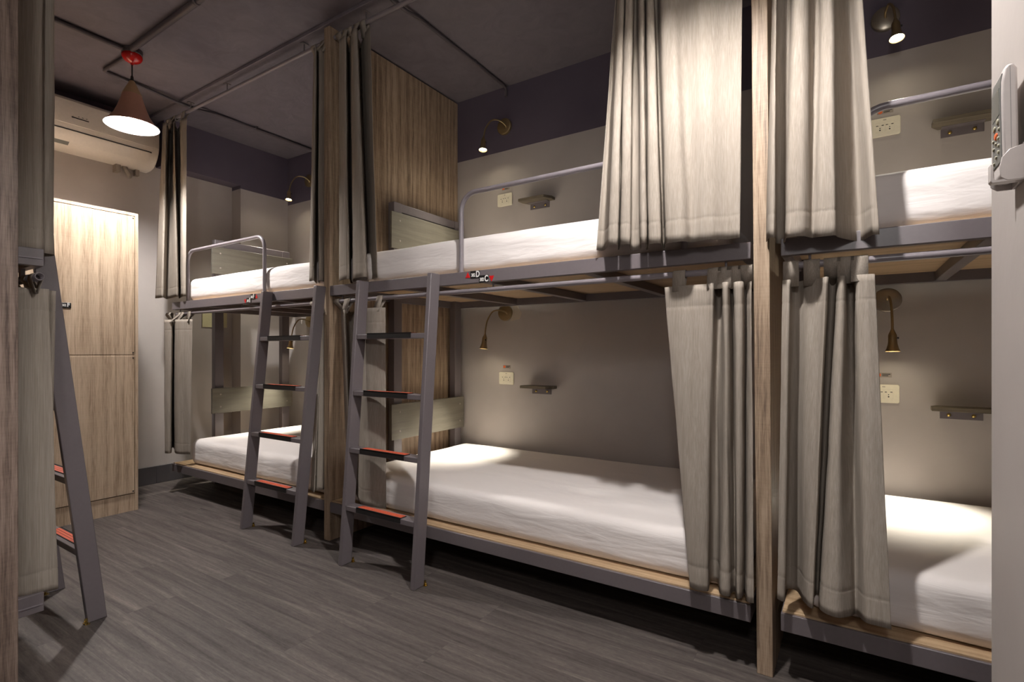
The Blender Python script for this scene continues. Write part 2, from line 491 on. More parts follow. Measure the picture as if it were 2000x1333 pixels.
# ---------------------------------------------------------------- mattresses
def mattress(x0, x1, y0, y1, z0, z1, label, seed):
    nx, ny, nz = 84, 44, 10
    R = .045
    C = Vector(((x0 + x1) / 2, (y0 + y1) / 2, (z0 + z1) / 2)); H = Vector(((x1 - x0) / 2, (y1 - y0) / 2, (z1 - z0) / 2))
    idx = {}; mb = MB()
    def vert(i, j, kk):
        key = (i, j, kk)
        if key in idx: return idx[key]
        def sp(t, n):   # cluster towards the edges
            u = 2 * t / n - 1
            return math.copysign(1 - (1 - abs(u)) ** 1.35, u)
        p = Vector((sp(i, nx) * H.x, sp(j, ny) * H.y, sp(kk, nz) * H.z))
        inner = Vector([max(-(h - R), min(h - R, c)) for c, h in zip(p, H)])
        d = p - inner
        q = inner + d.normalized() * R if d.length > 1e-9 else p
        n = d.normalized()
        # gentle crown and sheet creases
        q = q + Vector((0, 0, .010 * max(0, 1 - (p.x / H.x) ** 2) * max(0, 1 - (p.y / H.y) ** 2) * (1 if p.z > 0 else 0)))
        w = C + q
        s = noise.noise(Vector((w.x * 2.3 + seed, w.y * 3.1, w.z * 5))) * .004 + noise.noise(Vector((w.x * 7 + w.z * 9 + seed, w.y * 7, w.z * 11))) * .0015
        # slanted tension folds down the front side
        if p.y < -H.y * .9:
            s += .0030 * max(0, math.sin(w.x * 23 + w.z * 30 + 4 * noise.noise(Vector((w.x * 1.7, seed, 0))))) ** 4 * (1 - abs(p.z / H.z)) * (0.4 + noise.noise(Vector((w.x * 2, seed, 3))))
        w = w + n * s
        w.z = max(w.z, z0)
        mb.v.append(w); idx[key] = len(mb.v) - 1
        return idx[key]
    def quad(a, b, c, d): mb.f.append((vert(*a), vert(*b), vert(*c), vert(*d)))
    for i in range(nx):
        for j in range(ny):
            quad((i, j, 0), (i, j + 1, 0), (i + 1, j + 1, 0), (i + 1, j, 0))
            quad((i, j, nz), (i + 1, j, nz), (i + 1, j + 1, nz), (i, j + 1, nz))
    for i in range(nx):
        for kk in range(nz):
            quad((i, 0, kk), (i + 1, 0, kk), (i + 1, 0, kk + 1), (i, 0, kk + 1))
            quad((i, ny, kk), (i, ny, kk + 1), (i + 1, ny, kk + 1), (i + 1, ny, kk))
    for j in range(ny):
        for kk in range(nz):
            quad((0, j, kk), (0, j, kk + 1), (0, j + 1, kk + 1), (0, j + 1, kk))
            quad((nx, j, kk), (nx, j + 1, kk), (nx, j + 1, kk + 1), (nx, j, kk + 1))
    o = mb.build('mattress', 'sheet', loc=(C.x, C.y, z0), smooth=60)
    return tag(o, label, 'mattress', 'mattresses under white sheets')

# ---------------------------------------------------------------- bunk frames
def bunk(x0, x1, xh, y_back, posts, panel, guard, signs, label, side, low_panel_z, up_panel_z, top_bar_z, rod_right_open=False):
    """x0..x1 rail span, xh = x of the head frame (faces +x), posts = y of the two head posts"""
    o = empty('bunk_bed', ((x0 + x1) / 2, (FRONT + y_back) / 2, 0)); tag(o, label, 'bunk bed', 'steel bunk beds')
    F = FRONT
    for (za, zb) in ((.160, .217), (1.364, 1.420)):
        MB().box((x0, F, za), (x1, F + .03, zb)).build('front_rail', 'steel', o, bevel=.002)
        MB().box((x0, y_back - .03, za), (x1, y_back, zb)).build('back_rail', 'steel', o, bevel=.002)
        for xe in (x0, x1 - .03):
            MB().box((xe, F + .03, za), (xe + .03, y_back - .03, zb)).build('end_rail', 'steel', o, bevel=.002)
        n = 4
        for i in range(1, n):
            xc = x0 + .06 + (x1 - x0 - .12) * i / n - .04
            MB().box((xc - .02, F + .03, za + .004), (xc + .02, y_back - .03, zb - .012)).build('cross_bar', 'steel', o, bevel=.002)
        zt = zb + (.006 if za < 1 else -.001)
        MB().box((x0 + .004, F + (.010 if za < 1 else .03), zb - .010), (x1 - .004, y_back - .004, zt)).build('deck_board', 'ply', o, bevel=.001)
    for yc in posts:
        MB().box((xh - .025, yc - .034, 0), (xh + .025, yc + .034, top_bar_z - .0)).build('post', 'steel', o, bevel=.002)
    # far-end legs, tucked back under the bed
    xf = x1 - .06 if xh < (x0 + x1) / 2 else x0 + .06
    for yc in (y_back - .08, F + .55):
        MB().box((xf - .025, yc - .03, 0), (xf + .025, yc + .03, .16)).build('leg', 'steel', o, bevel=.002)
    ya, yb = panel
    MB().box((xh - .02, posts[0] - .03, top_bar_z - .055), (xh + .02, posts[1] + .04, top_bar_z)).build('top_bar', 'steel', o, bevel=.003)
    for (za, zb) in (low_panel_z, up_panel_z):
        hb = MB().box((xh + .025, ya, za), (xh + .043, yb, zb)).build('headboard', 'greenwood', o, bevel=.0015)
        for yy in (posts[0], posts[1]):
            for zz in (za + .05, zb - .05):
                MB().lathe([(0, .003), (.004, .0025), (.007, 0)], Matrix.Translation((xh + .043, yy, zz)) @ Matrix.Rotation(PI / 2, 4, 'Y'), 10).build('bolt_head', 'sticker', hb)
    # guard rail: bent tube
    if guard:
        ga, gb = guard
        r = .08; zt = 1.787; y = F + .030
        path = [(ga, y, 1.42), (ga, y, zt - r)]
        path += [(ga + r - r * math.cos(t), y, zt - r + r * math.sin(t)) for t in [PI / 2 * i / 8 for i in range(1, 9)]]
        path += [(gb - r + r * math.sin(t), y, zt - r + r * math.cos(t)) for t in [PI / 2 * i / 8 for i in range(0, 9)]]
        path += [(gb, y, 1.42)]
        MB().tube(path, .0115, 14).build('guard_rail', 'tube', o)
    # curtain rod of the lower berth under the front rail
    MB().tube([(x0 + .03, F + .022, 1.333), (x1 - .03, F + .022, 1.333)], .0115, 14).build('curtain_rod', 'tube', o)
    for xx in (x0 + .08, (x0 + x1) / 2 + .02, x1 - .08):
        MB().tube([(xx, F + .022, 1.34), (xx, F + .022, 1.366)], .004, 8).build('rod_hanger', 'steel', o)
    # berth signs on the upper rail
    for (txt, xc, zc, tri, tx, tz) in signs:
        pl = MB().box((xc - .026, F - .0025, zc - .0165), (xc + .026, F, zc + .0165)).build('label_plate', 'black', o, bevel=.0006)
        letters('302', .021, 'lettering', 'white', pl, (xc - .021, F - .0028, zc - .009), 'y', .72)
        letters(txt, .038, 'lettering', 'white', pl, (xc + .005, F - .0028, zc - .0115), 'y', .74)
        s = .0135
        pts = [(tx - s, tz - s * .95), (tx + s, tz - s * .95), (tx, tz + s * .95)] if tri > 0 else [(tx - s, tz + s * .95), (tx, tz - s * .95), (tx + s, tz + s * .95)]
        MB().prism(pts, 'y', F - .0015, F).build('arrow_mark', 'red', o)
    return o

bunk(-2.424, -.277, -2.385, 2.975, (2.326, 2.916), (2.255, 2.962), (-1.518, -.5),
     [('D', -1.414, 1.402, 1, -1.456, 1.403), ('C', -1.366, 1.379, -1, -1.324, 1.377)],
     'grey steel bunk in the middle with lettered D and C signs', 1, (.510, .730), (1.69, 1.914), 1.982)
bunk(-.188, 1.93, -.150, 2.975, (2.326, 2.916), (2.255, 2.962), (.01, 1.03), [],
     'grey steel bunk at the right edge behind the wall pier', 1, (.510, .730), (1.69, 1.914), 1.982)
bunk(-4.245, -2.480, -4.265, 2.92, (2.215, 2.80), (2.150, 2.852), (-4.07, -3.10),
     [('F', -3.178, 1.403, 1, -3.138, 1.403), ('E', -3.222, 1.381, -1, -3.264, 1.377)],
     'grey steel bunk at the far end with lettered F and E signs', 1, (.560, .760), (1.67, 1.886), 1.945)

mattress(-2.335, -.315, 1.922, 2.965, .223, .400, 'white mattress on the lower berth of the middle bunk', 1.3)
mattress(-2.335, -.390, 1.915, 2.965, 1.422, 1.592, 'white mattress on the upper berth of the middle bunk', 5.1)
mattress(-.125, 1.85, 1.922, 2.965, .223, .400, 'white mattress on the lower berth of the right bunk', 8.7)
mattress(-.125, 1.85, 1.915, 2.965, 1.422, 1.600, 'white mattress on the upper berth of the right bunk', 12.9)
mattress(-4.085, -2.50, 1.922, 2.905, .223, .405, 'white mattress on the lower berth of the far bunk', 17.2)
mattress(-4.10, -2.50, 1.915, 2.905, 1.422, 1.590, 'white mattress on the upper berth of the far bunk', 21.4)

# left row bunk: only its near end shows
lb = empty('bunk_bed', (-3.2, .1, 0)); tag(lb, 'grey steel bunk at the left edge with an open rod end', 'bunk bed', 'steel bunk beds')
LF_, LX1, LX0, LYB = .627, -2.345, -3.95, -.50
for (za, zb) in ((.157, .222), (1.352, 1.412)):
    MB().box((LX0, LF_ - .03, za), (LX1 - .03, LF_, zb)).build('front_rail', 'steel', lb, bevel=.002)
    MB().box((LX0, LYB, za), (LX1, LYB + .03, zb)).build('back_rail', 'steel', lb, bevel=.002)
    er = MB().box((LX1 - .03, LYB + .03, za), (LX1, LF_, zb)).build('end_rail', 'steel', lb, bevel=.002)
    MB().box((LX1, LYB + .03, za + .024), (LX1 + .003, LF_ - .004, za + .028)).build('weld_seam', 'tube', er)
    MB().box((LX0, LYB + .03, za), (LX0 + .03, LF_ - .03, zb)).build('end_rail', 'steel', lb, bevel=.002)
    MB().box((LX0 + .004, LYB + .004, zb - .012), (LX1 - .032, LF_ - .032, zb - .002)).build('deck_board', 'ply', lb)
for xx, yy in ((LX0 + .06, LYB + .06), (LX1 - .06, LYB + .06), (LX0 + .06, .2), (LX1 - .06, .2)):
    MB().box((xx - .025, yy - .03, 0), (xx + .025, yy + .03, 1.36)).build('post', 'steel', lb, bevel=.002)
rod = MB().tube([(LX0 + .05, .606, 1.312), (LX1 + .036, .606, 1.312)], .0135, 24, cap=False).build('curtain_rod', 'steel', lb)
m = rod.modifiers.new('wall', 'SOLIDIFY'); m.thickness = .003; m.offset = -1
for xx in (LX1 - .15, LX0 + .3):
    MB().box((xx - .012, .600, 1.322), (xx + .012, .612, 1.354)).build('rod_hanger', 'steel', lb)

# ---------------------------------------------------------------- ladders
def ladder(xa, xb, foot, top, zt, label, skew=0.0):
    """xa, xb = stringer centres; foot, top = y of the front edge at floor and at rail height; leans towards the bed"""
    o = empty('ladder', ((xa + xb) / 2, foot, 0)); tag(o, label, 'ladder', 'grey bunk ladders')
    dy = top - foot; sg = 1 if dy > 0 else -1
    w = .064 * sg
    t = .012
    def yat(z): return foot + dy * z / zt
    for xc in (xa, xb):
        MB().add([(xc + e + k_, y_, z_) for e in (-t, t) for y_, z_, k_ in ((foot, 0, 0), (foot + w, 0, 0), (top + w, zt, skew), (top, zt, skew))],
                 [(0, 1, 2, 3), (7, 6, 5, 4), (0, 4, 5, 1), (1, 5, 6, 2), (2, 6, 7, 3), (3, 7, 4, 0)]).build('stringer', 'steel', o, bevel=.003)
        br = MB()
        yb = foot + w + .012 * sg
        br.box((xc - .002, min(foot + w - .004 * sg, yb), 0), (xc + .024, max(foot + w - .004 * sg, yb), .003))
        br.lathe([(.0045, .002), (.0045, .010), (.002, .012), (0, .012)], Matrix.Translation((xc + .018, yb - .004 * sg, 0)), 10)
        br.box((xc + .0115, min(yb - .01 * sg, yb), 0), (xc + .015, max(yb - .01 * sg, yb), .022))
        br.build('foot_bracket', 'screw', o)
    xa0, xb0 = xa, xb
    for i in range(4):
        z = .292 + .283 * i
        y0 = yat(z) + .003 * sg; y1 = y0 + .058 * sg
        ya, yb2 = min(y0, y1), max(y0, y1)
        xa, xb = xa0 + skew * z / zt, xb0 + skew * z / zt
        rg = MB().box((xa + t, ya, z - .024), (xb - t, yb2, z)).build('rung', 'steel', o, bevel=.002)
        ga = xa + .19 * (xb - xa); gb = xa + .80 * (xb - xa)
        # black nosing with ribbed orange insert
        yn = y0 - .003 * sg; yi = y0 + .040 * sg
        MB().box((ga, min(yn, yi), z), (gb, max(yn, yi), z + .003)).box((ga, min(yn, y0), z - .020), (gb, max(yn, y0 + .003 * sg, y0), z + .0052)).build('grip_strip', 'dark', rg)
        ins = MB()
        for q in range(3):
            r0 = y0 + (.006 + q * .0115) * sg; r1 = r0 + .0095 * sg
            ins.box((ga + .003, min(r0, r1), z + .0025), (gb - .003, max(r0, r1), z + .0040))
        ins.build('grip_insert', 'orange', rg)
    return o
ladder(-2.107, -1.622, 1.682, 1.795, 1.418, 'grey ladder in front of the middle bunk')
ladder(-3.032, -2.530, 1.708, 1.803, 1.418, 'grey ladder in front of the far bunk', .065)
ladder(-2.945, -2.493, .858, .695, 1.418, 'grey ladder on the left bunk, seen edge-on before the lockers')

# ---------------------------------------------------------------- curtains
def curtain(name_label, ztop, zbot, cols, y_rod, z_rod, group, tabs=6, hem=.075, head=.075, seed=0.0, ease=1.0, low=False, zvar=None):
    """cols = [(x, y) at the heading, (x, y) at the hem] for each fold line"""
    if low:
        cols = [(a, b, c + .012, min(d, 1.955) - .045) for a, b, c, d in cols]
    n = 4 if len(cols) > 18 else 7
    top = crom([(c[0], c[1], 0) for c in cols], n)
    bot = crom([(c[2], c[3], 0) for c in cols], n)
    xs = [p.x for p in top]
    cx = sum(p.x for p in bot) / len(bot); cy = sum(p.y for p in bot) / len(bot)
    rows = 46
    H = ztop - zbot
    zs = [ztop - H * i / rows for i in range(rows + 1)]
    # make sure the heading and hem seams get their own rows
    def seam(z):
        return [z + .004, z, z - .004]
    zs = sorted(set([z for z in zs if abs(z - (ztop - head)) > .008 and abs(z - (zbot + hem)) > .008] + seam(ztop - head) + seam(zbot + hem)), reverse=True)
    mb = MB(); W = len(top)
    for z in zs:
        t = ((ztop - z) / H) ** ease
        for i in range(W):
            p = top[i].lerp(bot[i], t)
            a = top[max(i - 1, 0)].lerp(bot[max(i - 1, 0)], t); b = top[min(i + 1, W - 1)].lerp(bot[min(i + 1, W - 1)], t)
            tg = (b - a); nrm = Vector((tg.y, -tg.x, 0))
            nrm = nrm.normalized() if nrm.length > 1e-7 else Vector((0, -1, 0))
            u = i / W
            d = .0035 * noise.noise(Vector((u * 9 + seed, z * 2.2, seed))) + .0014 * noise.noise(Vector((u * 24 + seed, z * 9, seed)))
            if abs(z - (ztop - head)) < .001 or abs(z - (zbot + hem)) < .001:
                d -= .0010
            q = p + nrm * d
            dz = 0
            if zvar:
                dz = (zvar[0] * (1 - u) + zvar[1] * u) * t
            dz += .004 * noise.noise(Vector((u * 7, seed, 1))) * t
            mb.v.append(Vector((q.x, q.y, z + dz)))
    for r in range(len(zs) - 1):
        for i in range(W - 1):
            mb.f.append((r * W + i, r * W + i + 1, (r + 1) * W + i + 1, (r + 1) * W + i))
    o = empty('curtain', (cx, cy, zbot)); tag(o, name_label, 'curtain', group)
    cl = mb.build('cloth', 'curtain', o, smooth=70)
    m = cl.modifiers.new('thick', 'SOLIDIFY'); m.thickness = .0016; m.offset = 0
    # tabs looping over the rod
    for kx in range(tabs):
        i = int((kx + .5) / tabs * (W - 1))
        p = top[i]; x = p.x; hw = .022
        R = .0145
        pts = [(p.y, ztop - .02), (y_rod - R - .001 if p.y < y_rod else y_rod - R - .001, z_rod - .006)]
        pts += [(y_rod - R * math.cos(a), z_rod + R * math.sin(a)) for a in [PI * j / 8 for j in range(9)]]
        pts += [(y_rod + R, z_rod - .008), (p.y + .004, ztop - .02)]
        tb = MB(); vs = []
        for (yy, zz) in pts:
            vs += [(x - hw, yy, zz), (x + hw, yy, zz)]
        tb.add(vs, [(2 * j, 2 * j + 1, 2 * j + 3, 2 * j + 2) for j in range(len(pts) - 1)])
        to = tb.build('tab', 'curtain', o, smooth=60)
        m = to.modifiers.new('thick', 'SOLIDIFY'); m.thickness = .0014; m.offset = 0
    return o

UZ = 2.812
def upper_rod(xa, xb, y, label):
    o = empty('curtain_rod', ((xa + xb) / 2, y, UZ)); tag(o, label, 'curtain rod', 'ceiling curtain rods')
    MB().tube([(xa, y, UZ), (xb, y, UZ)], .0115, 14).build('rod', 'tube', o)
    for f in (.12, .40, .88):
        x = xa + (xb - xa) * f
        h = MB(); h.tube([(x, y, UZ + .008), (x, y, ZC - .02)], .004, 8)
        h.box((x - .012, y - .02, ZC - .026), (x + .012, y + .02, ZC - .022))
        h.build('hanger', 'steel', o)
upper_rod(-4.24, -2.485, 1.90, 'curtain rod on the ceiling above the far bunk')
upper_rod(-2.42, -.29, 1.90, 'curtain rod on the ceiling above the middle bunk')
upper_rod(-.22, 1.93, 1.90, 'curtain rod on the ceiling above the right bunk')
upper_rod(-4.4, -2.35, .606, 'curtain rod on the ceiling above the left bunk')

UG = 'upper berth curtains'; LG = 'lower berth curtains'
curtain('taupe curtain bunched on the upper middle berth, wide flat fall beside the slim partition', 2.755, 1.433,
 [(-0.728, 1.887, -0.815, 1.845), (-0.73, 1.895, -0.794, 1.86), (-0.711, 1.862, -0.752, 1.8), (-0.702, 1.848, -0.736, 1.775), (-0.696, 1.848, -0.707, 1.775), (-0.696, 1.862, -0.711, 1.8), (-0.71, 1.895, -0.736, 1.86), (-0.71, 1.895, -0.73, 1.86), (-0.695, 1.856, -0.699, 1.79), (-0.685, 1.845, -0.683, 1.77), (-0.674, 1.845, -0.659, 1.77), (-0.67, 1.856, -0.66, 1.79), (-0.684, 1.9, -0.687, 1.868), (-0.678, 1.9, -0.652, 1.868), (-0.656, 1.862, -0.628, 1.8), (-0.644, 1.848, -0.614, 1.775), (-0.636, 1.848, -0.601, 1.775), (-0.634, 1.862, -0.604, 1.8), (-0.648, 1.898, -0.628, 1.865), (-0.643, 1.898, -0.62, 1.865), (-0.626, 1.862, -0.597, 1.8), (-0.615, 1.848, -0.583, 1.775), (-0.611, 1.848, -0.551, 1.775), (-0.61, 1.862, -0.551, 1.8), (-0.621, 1.9, -0.568, 1.868), (-0.608, 1.9, -0.559, 1.868), (-0.587, 1.862, -0.535, 1.8), (-0.571, 1.845, -0.518, 1.77), (-0.547, 1.842, -0.467, 1.765), (-0.515, 1.859, -0.446, 1.795), (-0.436, 1.848, -0.387, 1.775), (-0.358, 1.862, -0.337, 1.8), (-0.295, 1.856, -0.297, 1.79)],
 1.90, UZ, UG, 6, seed=1.0, zvar=(.012, -.012))
curtain('taupe curtain on the upper right berth, directly right of the slim partition', 2.755, 1.416,
 [(-0.206, 1.89, -0.228, 1.86), (-0.196, 1.86, -0.216, 1.8), (-0.191, 1.85, -0.203, 1.78), (-0.192, 1.86, -0.197, 1.79), (-0.194, 1.9, -0.202, 1.868), (-0.15, 1.9, -0.179, 1.868), (-0.134, 1.86, -0.168, 1.8), (-0.128, 1.845, -0.155, 1.775), (-0.121, 1.84, -0.123, 1.77), (-0.106, 1.85, -0.107, 1.785), (-0.096, 1.9, -0.098, 1.8), (-0.074, 1.9, -0.089, 1.795), (-0.069, 1.85, -0.075, 1.78), (-0.06, 1.84, -0.045, 1.77), (-0.052, 1.85, -0.034, 1.775), (-0.049, 1.875, -0.027, 1.8), (-0.036, 1.9, 0.009, 1.865), (-0.029, 1.9, 0.03, 1.868), (-0.025, 1.87, 0.045, 1.82), (-0.016, 1.845, 0.054, 1.79), (-0.009, 1.84, 0.068, 1.785)],
 1.90, UZ, UG, 4, seed=2.0, zvar=(-.005, -.03))
curtain('taupe curtain on the lower middle berth, gathered left of the slim partition', 1.29, .25,
 [(-0.568, 1.89, -0.473, 1.87), (-0.526, 1.875, -0.448, 1.86), (-0.477, 1.87, -0.429, 1.865), (-0.416, 1.87, -0.415, 1.88), (-0.394, 1.86, -0.424, 1.95), (-0.396, 1.92, -0.399, 1.95), (-0.381, 1.93, -0.377, 1.88), (-0.359, 1.86, -0.35, 1.87), (-0.345, 1.86, -0.344, 1.91), (-0.344, 1.93, -0.336, 1.92), (-0.324, 1.87, -0.321, 1.87), (-0.301, 1.865, -0.31, 1.88), (-0.303, 1.93, -0.307, 1.92), (-0.288, 1.9, -0.289, 1.87), (-0.276, 1.88, -0.272, 1.866)],
 1.892, 1.333, LG, 5, low=True, seed=3.0)
curtain('taupe curtain on the lower right berth, hanging past the mattress side', 1.285, .26,
 [(-0.182, 1.87, -0.205, 1.87), (-0.161, 1.86, -0.186, 1.87), (-0.16, 1.92, -0.188, 1.96), (-0.142, 1.93, -0.16, 1.97), (-0.118, 1.9, -0.134, 1.89), (-0.082, 1.88, -0.114, 1.86), (-0.06, 1.85, -0.106, 1.87), (-0.056, 1.93, -0.107, 1.95), (-0.037, 1.93, -0.096, 1.95), (-0.03, 1.86, -0.087, 1.86), (-0.015, 1.855, -0.047, 1.83), (-0.01, 1.93, -0.015, 1.86), (0.008, 1.93, 0.001, 1.885), (0.014, 1.86, 0.024, 1.84), (0.036, 1.85, 0.054, 1.83), (0.059, 1.86, 0.083, 1.83)],
 1.892, 1.333, LG, 5, low=True, seed=4.0, zvar=(.02, .025))
curtain('taupe curtain bunched at the head end of the upper middle berth', 2.755, 1.44,
 [(-2.331, 1.86, -2.385, 1.9), (-2.314, 1.86, -2.306, 1.85), (-2.276, 1.86, -2.237, 1.845), (-2.373, 1.95, -2.352, 1.95), (-2.356, 1.95, -2.33, 1.95), (-2.223, 1.85, -2.191, 1.84), (-2.179, 1.85, -2.097, 1.84), (-2.284, 1.95, -2.21, 1.95), (-2.259, 1.95, -2.205, 1.96), (-2.177, 1.9, -2.14, 1.92), (-2.103, 1.87, -2.064, 1.89)],
 1.90, UZ, UG, 5, seed=5.0)
curtain('taupe curtain bunched on the upper far berth, left of the oak partition', 2.755, 1.45,
 [(-2.524, 1.84, -2.552, 1.83), (-2.5, 1.84, -2.515, 1.83), (-2.591, 1.93, -2.615, 1.93), (-2.558, 1.93, -2.6, 1.93), (-2.49, 1.85, -2.500, 1.85), (-2.484, 1.855, -2.484, 1.855), (-2.484, 1.91, -2.509, 1.92)],
 1.90, UZ, UG, 4, seed=6.0)
curtain('taupe curtain behind the middle ladder on the lower berth', 1.28, .275,
 [(-2.343, 1.88, -2.267, 1.9), (-2.285, 1.86, -2.222, 1.89), (-2.381, 1.96, -2.294, 1.98), (-2.319, 1.98, -2.269, 1.98), (-2.151, 1.86, -2.115, 1.86), (-2.05, 1.85, -2.02, 1.85), (-1.986, 1.87, -1.946, 1.87)],
 1.892, 1.333, LG, 4, low=True, seed=7.0)
curtain('dark taupe curtain on the lower far berth beside the oak partition', 1.29, .28,
 [(-2.538, 1.88, -2.542, 1.87), (-2.488, 1.87, -2.485, 1.85), (-2.585, 1.95, -2.59, 1.94), (-2.566, 1.95, -2.576, 1.95), (-2.49, 1.86, -2.515, 1.885), (-2.486, 1.865, -2.498, 1.90), (-2.488, 1.91, -2.502, 1.935)],
 1.892, 1.333, LG, 4, low=True, seed=8.0)
curtain('taupe curtain at the far left end of the upper far berth, below the lamp', 2.755, 1.45,
 [(-4.297, 1.83, -4.348, 1.8), (-4.256, 1.84, -4.227, 1.8), (-4.4, 1.92, -4.334, 1.87), (-4.359, 1.92, -4.246, 1.86), (-4.191, 1.86, -4.092, 1.84), (-4.324, 1.93, -4.202, 1.9), (-4.268, 1.93, -4.186, 1.9), (-4.105, 1.87, -4.046, 1.85), (-4.044, 1.88, -4.016, 1.86)],
 1.90, UZ, UG, 4, seed=9.0)
curtain('narrow taupe curtain at the far left end of the lower far berth', 1.285, .31,
 [(-4.203, 1.8, -4.195, 1.8), (-4.147, 1.83, -4.17, 1.83), (-4.365, 1.93, -4.381, 1.93), (-4.341, 1.93, -4.349, 1.93), (-4.13, 1.84, -4.123, 1.84), (-4.027, 1.855, -4.053, 1.86), (-3.962, 1.88, -3.992, 1.88)],
 1.892, 1.333, LG, 5, seed=10.0)
# left bunk
curtain('taupe curtain at the top left, hanging over the left bunk', 2.755, 1.405,
 [(-2.37, .545, -2.37, .545), (-2.35, .585, -2.35, .585), (-2.36, .625, -2.36, .628), (-2.44, .63, -2.43, .63), (-2.43, .605, -2.42, .61), (-2.38, .655, -2.385, .640), (-2.40, .668, -2.40, .670), (-2.47, .66, -2.46, .668), (-2.52, .60, -2.52, .60), (-2.56, .65, -2.56, .65), (-2.62, .60, -2.62, .60), (-2.66, .64, -2.66, .64)],
 .606, UZ, UG, 4, seed=11.0)
curtain('taupe curtain at the lower left, under the open rod end', 1.275, .215,
 [(-2.39, .53, -2.40, .53), (-2.36, .575, -2.365, .58), (-2.352, .622, -2.355, .635), (-2.356, .642, -2.356, .668), (-2.40, .628, -2.40, .652), (-2.43, .635, -2.44, .65), (-2.40, .664, -2.46, .672), (-2.42, .674, -2.50, .68), (-2.50, .64, -2.52, .65), (-2.55, .60, -2.56, .60), (-2.62, .64, -2.62, .64)],
 .606, 1.312, LG, 3, seed=12.0)

# ---------------------------------------------------------------- lockers
lk = empty('locker', (-4.3, 1.1, 0)); tag(lk, 'tall pale oak locker with two doors against the end wall', 'locker')
LXF, LY0, LY1, LZ = -3.977, .665, 1.546, 1.97
t = .018
cb = MB()
cb.box((XE + .002, LY0, 0), (LXF, LY0 + t, LZ)).box((XE + .002, LY1 - t, 0), (LXF, LY1, LZ)).box((XE + .002, LY0 + t, LZ - t), (LXF, LY1 - t, LZ))
cb.box((XE + .002, LY0 + t, .1), (LXF - .02, LY1 - t, .1 + t)).box((XE + .002, LY0 + t, 0.1), (XE + .012, LY1 - t, LZ - t))
cb.box((XE + .002, 1.09 - t / 2, .1 + t), (LXF - .02, 1.09 + t / 2, LZ - t)).box((XE + .012, LY0 + t, 1.018), (LXF - .002, LY1 - t, 1.018 + t))
cb.build('carcass', 'oak_pale', lk, bevel=.0008)
MB().box((LXF - .02, LY0 + t, 0), (LXF - .006, LY1 - t, .112)).build('kick_board', 'oak_pale', lk)
for (ya, yb) in ((LY0 + t + .003, 1.0885), (1.0915, LY1 - t - .003)):
    for (za, zb) in ((.118, 1.023), (1.034, LZ - t - .004)):
        d = MB().box((LXF - .019, ya, za), (LXF - .001, yb, zb)).build('door', 'oak_pale', lk, bevel=.0012)
        for zz in (za + .012, zb - .012):
            MB().box((LXF - .003, yb - .012, zz - .004), (LXF + .0005, yb - .004, zz + .004)).build('hinge_pin', 'dark', d)
        if za > 1 and ya > 1:
            pl = MB().box((LXF - .001, 1.118, 1.318), (LXF + .002, 1.190, 1.350)).build('label_plate', 'black', d, bevel=.003)
            letters('302', .019, 'lettering', 'white', pl, (LXF + .0022, 1.1455, 1.328), 'x', .70)
            letters('F', .034, 'lettering', 'white', pl, (LXF + .0022, 1.1695, 1.326), 'x', .85)

# ---------------------------------------------------------------- air conditioner
ac = empty('air_conditioner', (XE, 1.45, 2.46)); tag(ac, 'white wall air conditioner high on the end wall behind the pendant lamp', 'air conditioner')
AX, A0, A1 = -4.43, 1.00, 1.862
prof = [(XE + .001, 2.775), (AX - .03, 2.778), (AX - .006, 2.772), (AX + .004, 2.755), (AX + .006, 2.62), (AX + .003, 2.588), (AX - .004, 2.565), (AX - .02, 2.53), (AX - .05, 2.493), (AX - .09, 2.466), (AX - .14, 2.455), (XE + .001, 2.455)]
MB().prism(prof, 'y', A0, A1).build('casing', 'acwhite', ac, bevel=.006)
fp = [(AX + .001, 2.752), (AX + .010, 2.752), (AX + .012, 2.62), (AX + .009, 2.594), (AX + .001, 2.594)]
MB().prism(fp, 'y', A0 + .004, A1 - .004).build('front_panel', 'acwhite', ac, bevel=.002)
fl = [(AX - .002, 2.556), (AX + .001, 2.553), (AX - .016, 2.522), (AX - .046, 2.487), (AX - .050, 2.490), (AX - .02, 2.526)]
fo = MB().prism(fl, 'y', A0 + .05, A1 - .06).build('louver_flap', 'acwhite', ac, bevel=.001)
MB().prism([(AX - .0045, 2.563), (AX - .001, 2.560), (AX - .004, 2.554), (AX - .008, 2.556)], 'y', A0 + .04, A1 - .05).build('air_slot', 'dark', ac)
MB().prism([(AX - .043, 2.495), (AX - .047, 2.487), (AX - .075, 2.470), (AX - .078, 2.474)], 'y', A0 + .2, A0 + .33).build('vent_grille', 'remotegrey', ac)
MB().box((AX + .011, 1.325, 2.640), (AX + .0135, 1.42, 2.646)).build('display_strip', 'dark', ac)
for q in range(3):
    MB().box((AX + .0105, 1.36 + q * .022, 2.655), (AX + .0133, 1.367 + q * .022, 2.658)).build('indicator', 'dark', ac)
dr = MB().tube([(XE + .03, 1.70, 2.465), (XE + .05, 1.71, 2.43), (XE + .04, 1.73, 2.405), (XE + .002, 1.75, 2.40)], .016, 12)
dr.box((XE + .0, 1.64, 2.40), (XE + .06, 1.67, 2.456)).box((XE + .0, 1.775, 2.41), (XE + .04, 1.80, 2.456))
dr.build('drain_pipe', 'sticker', ac)

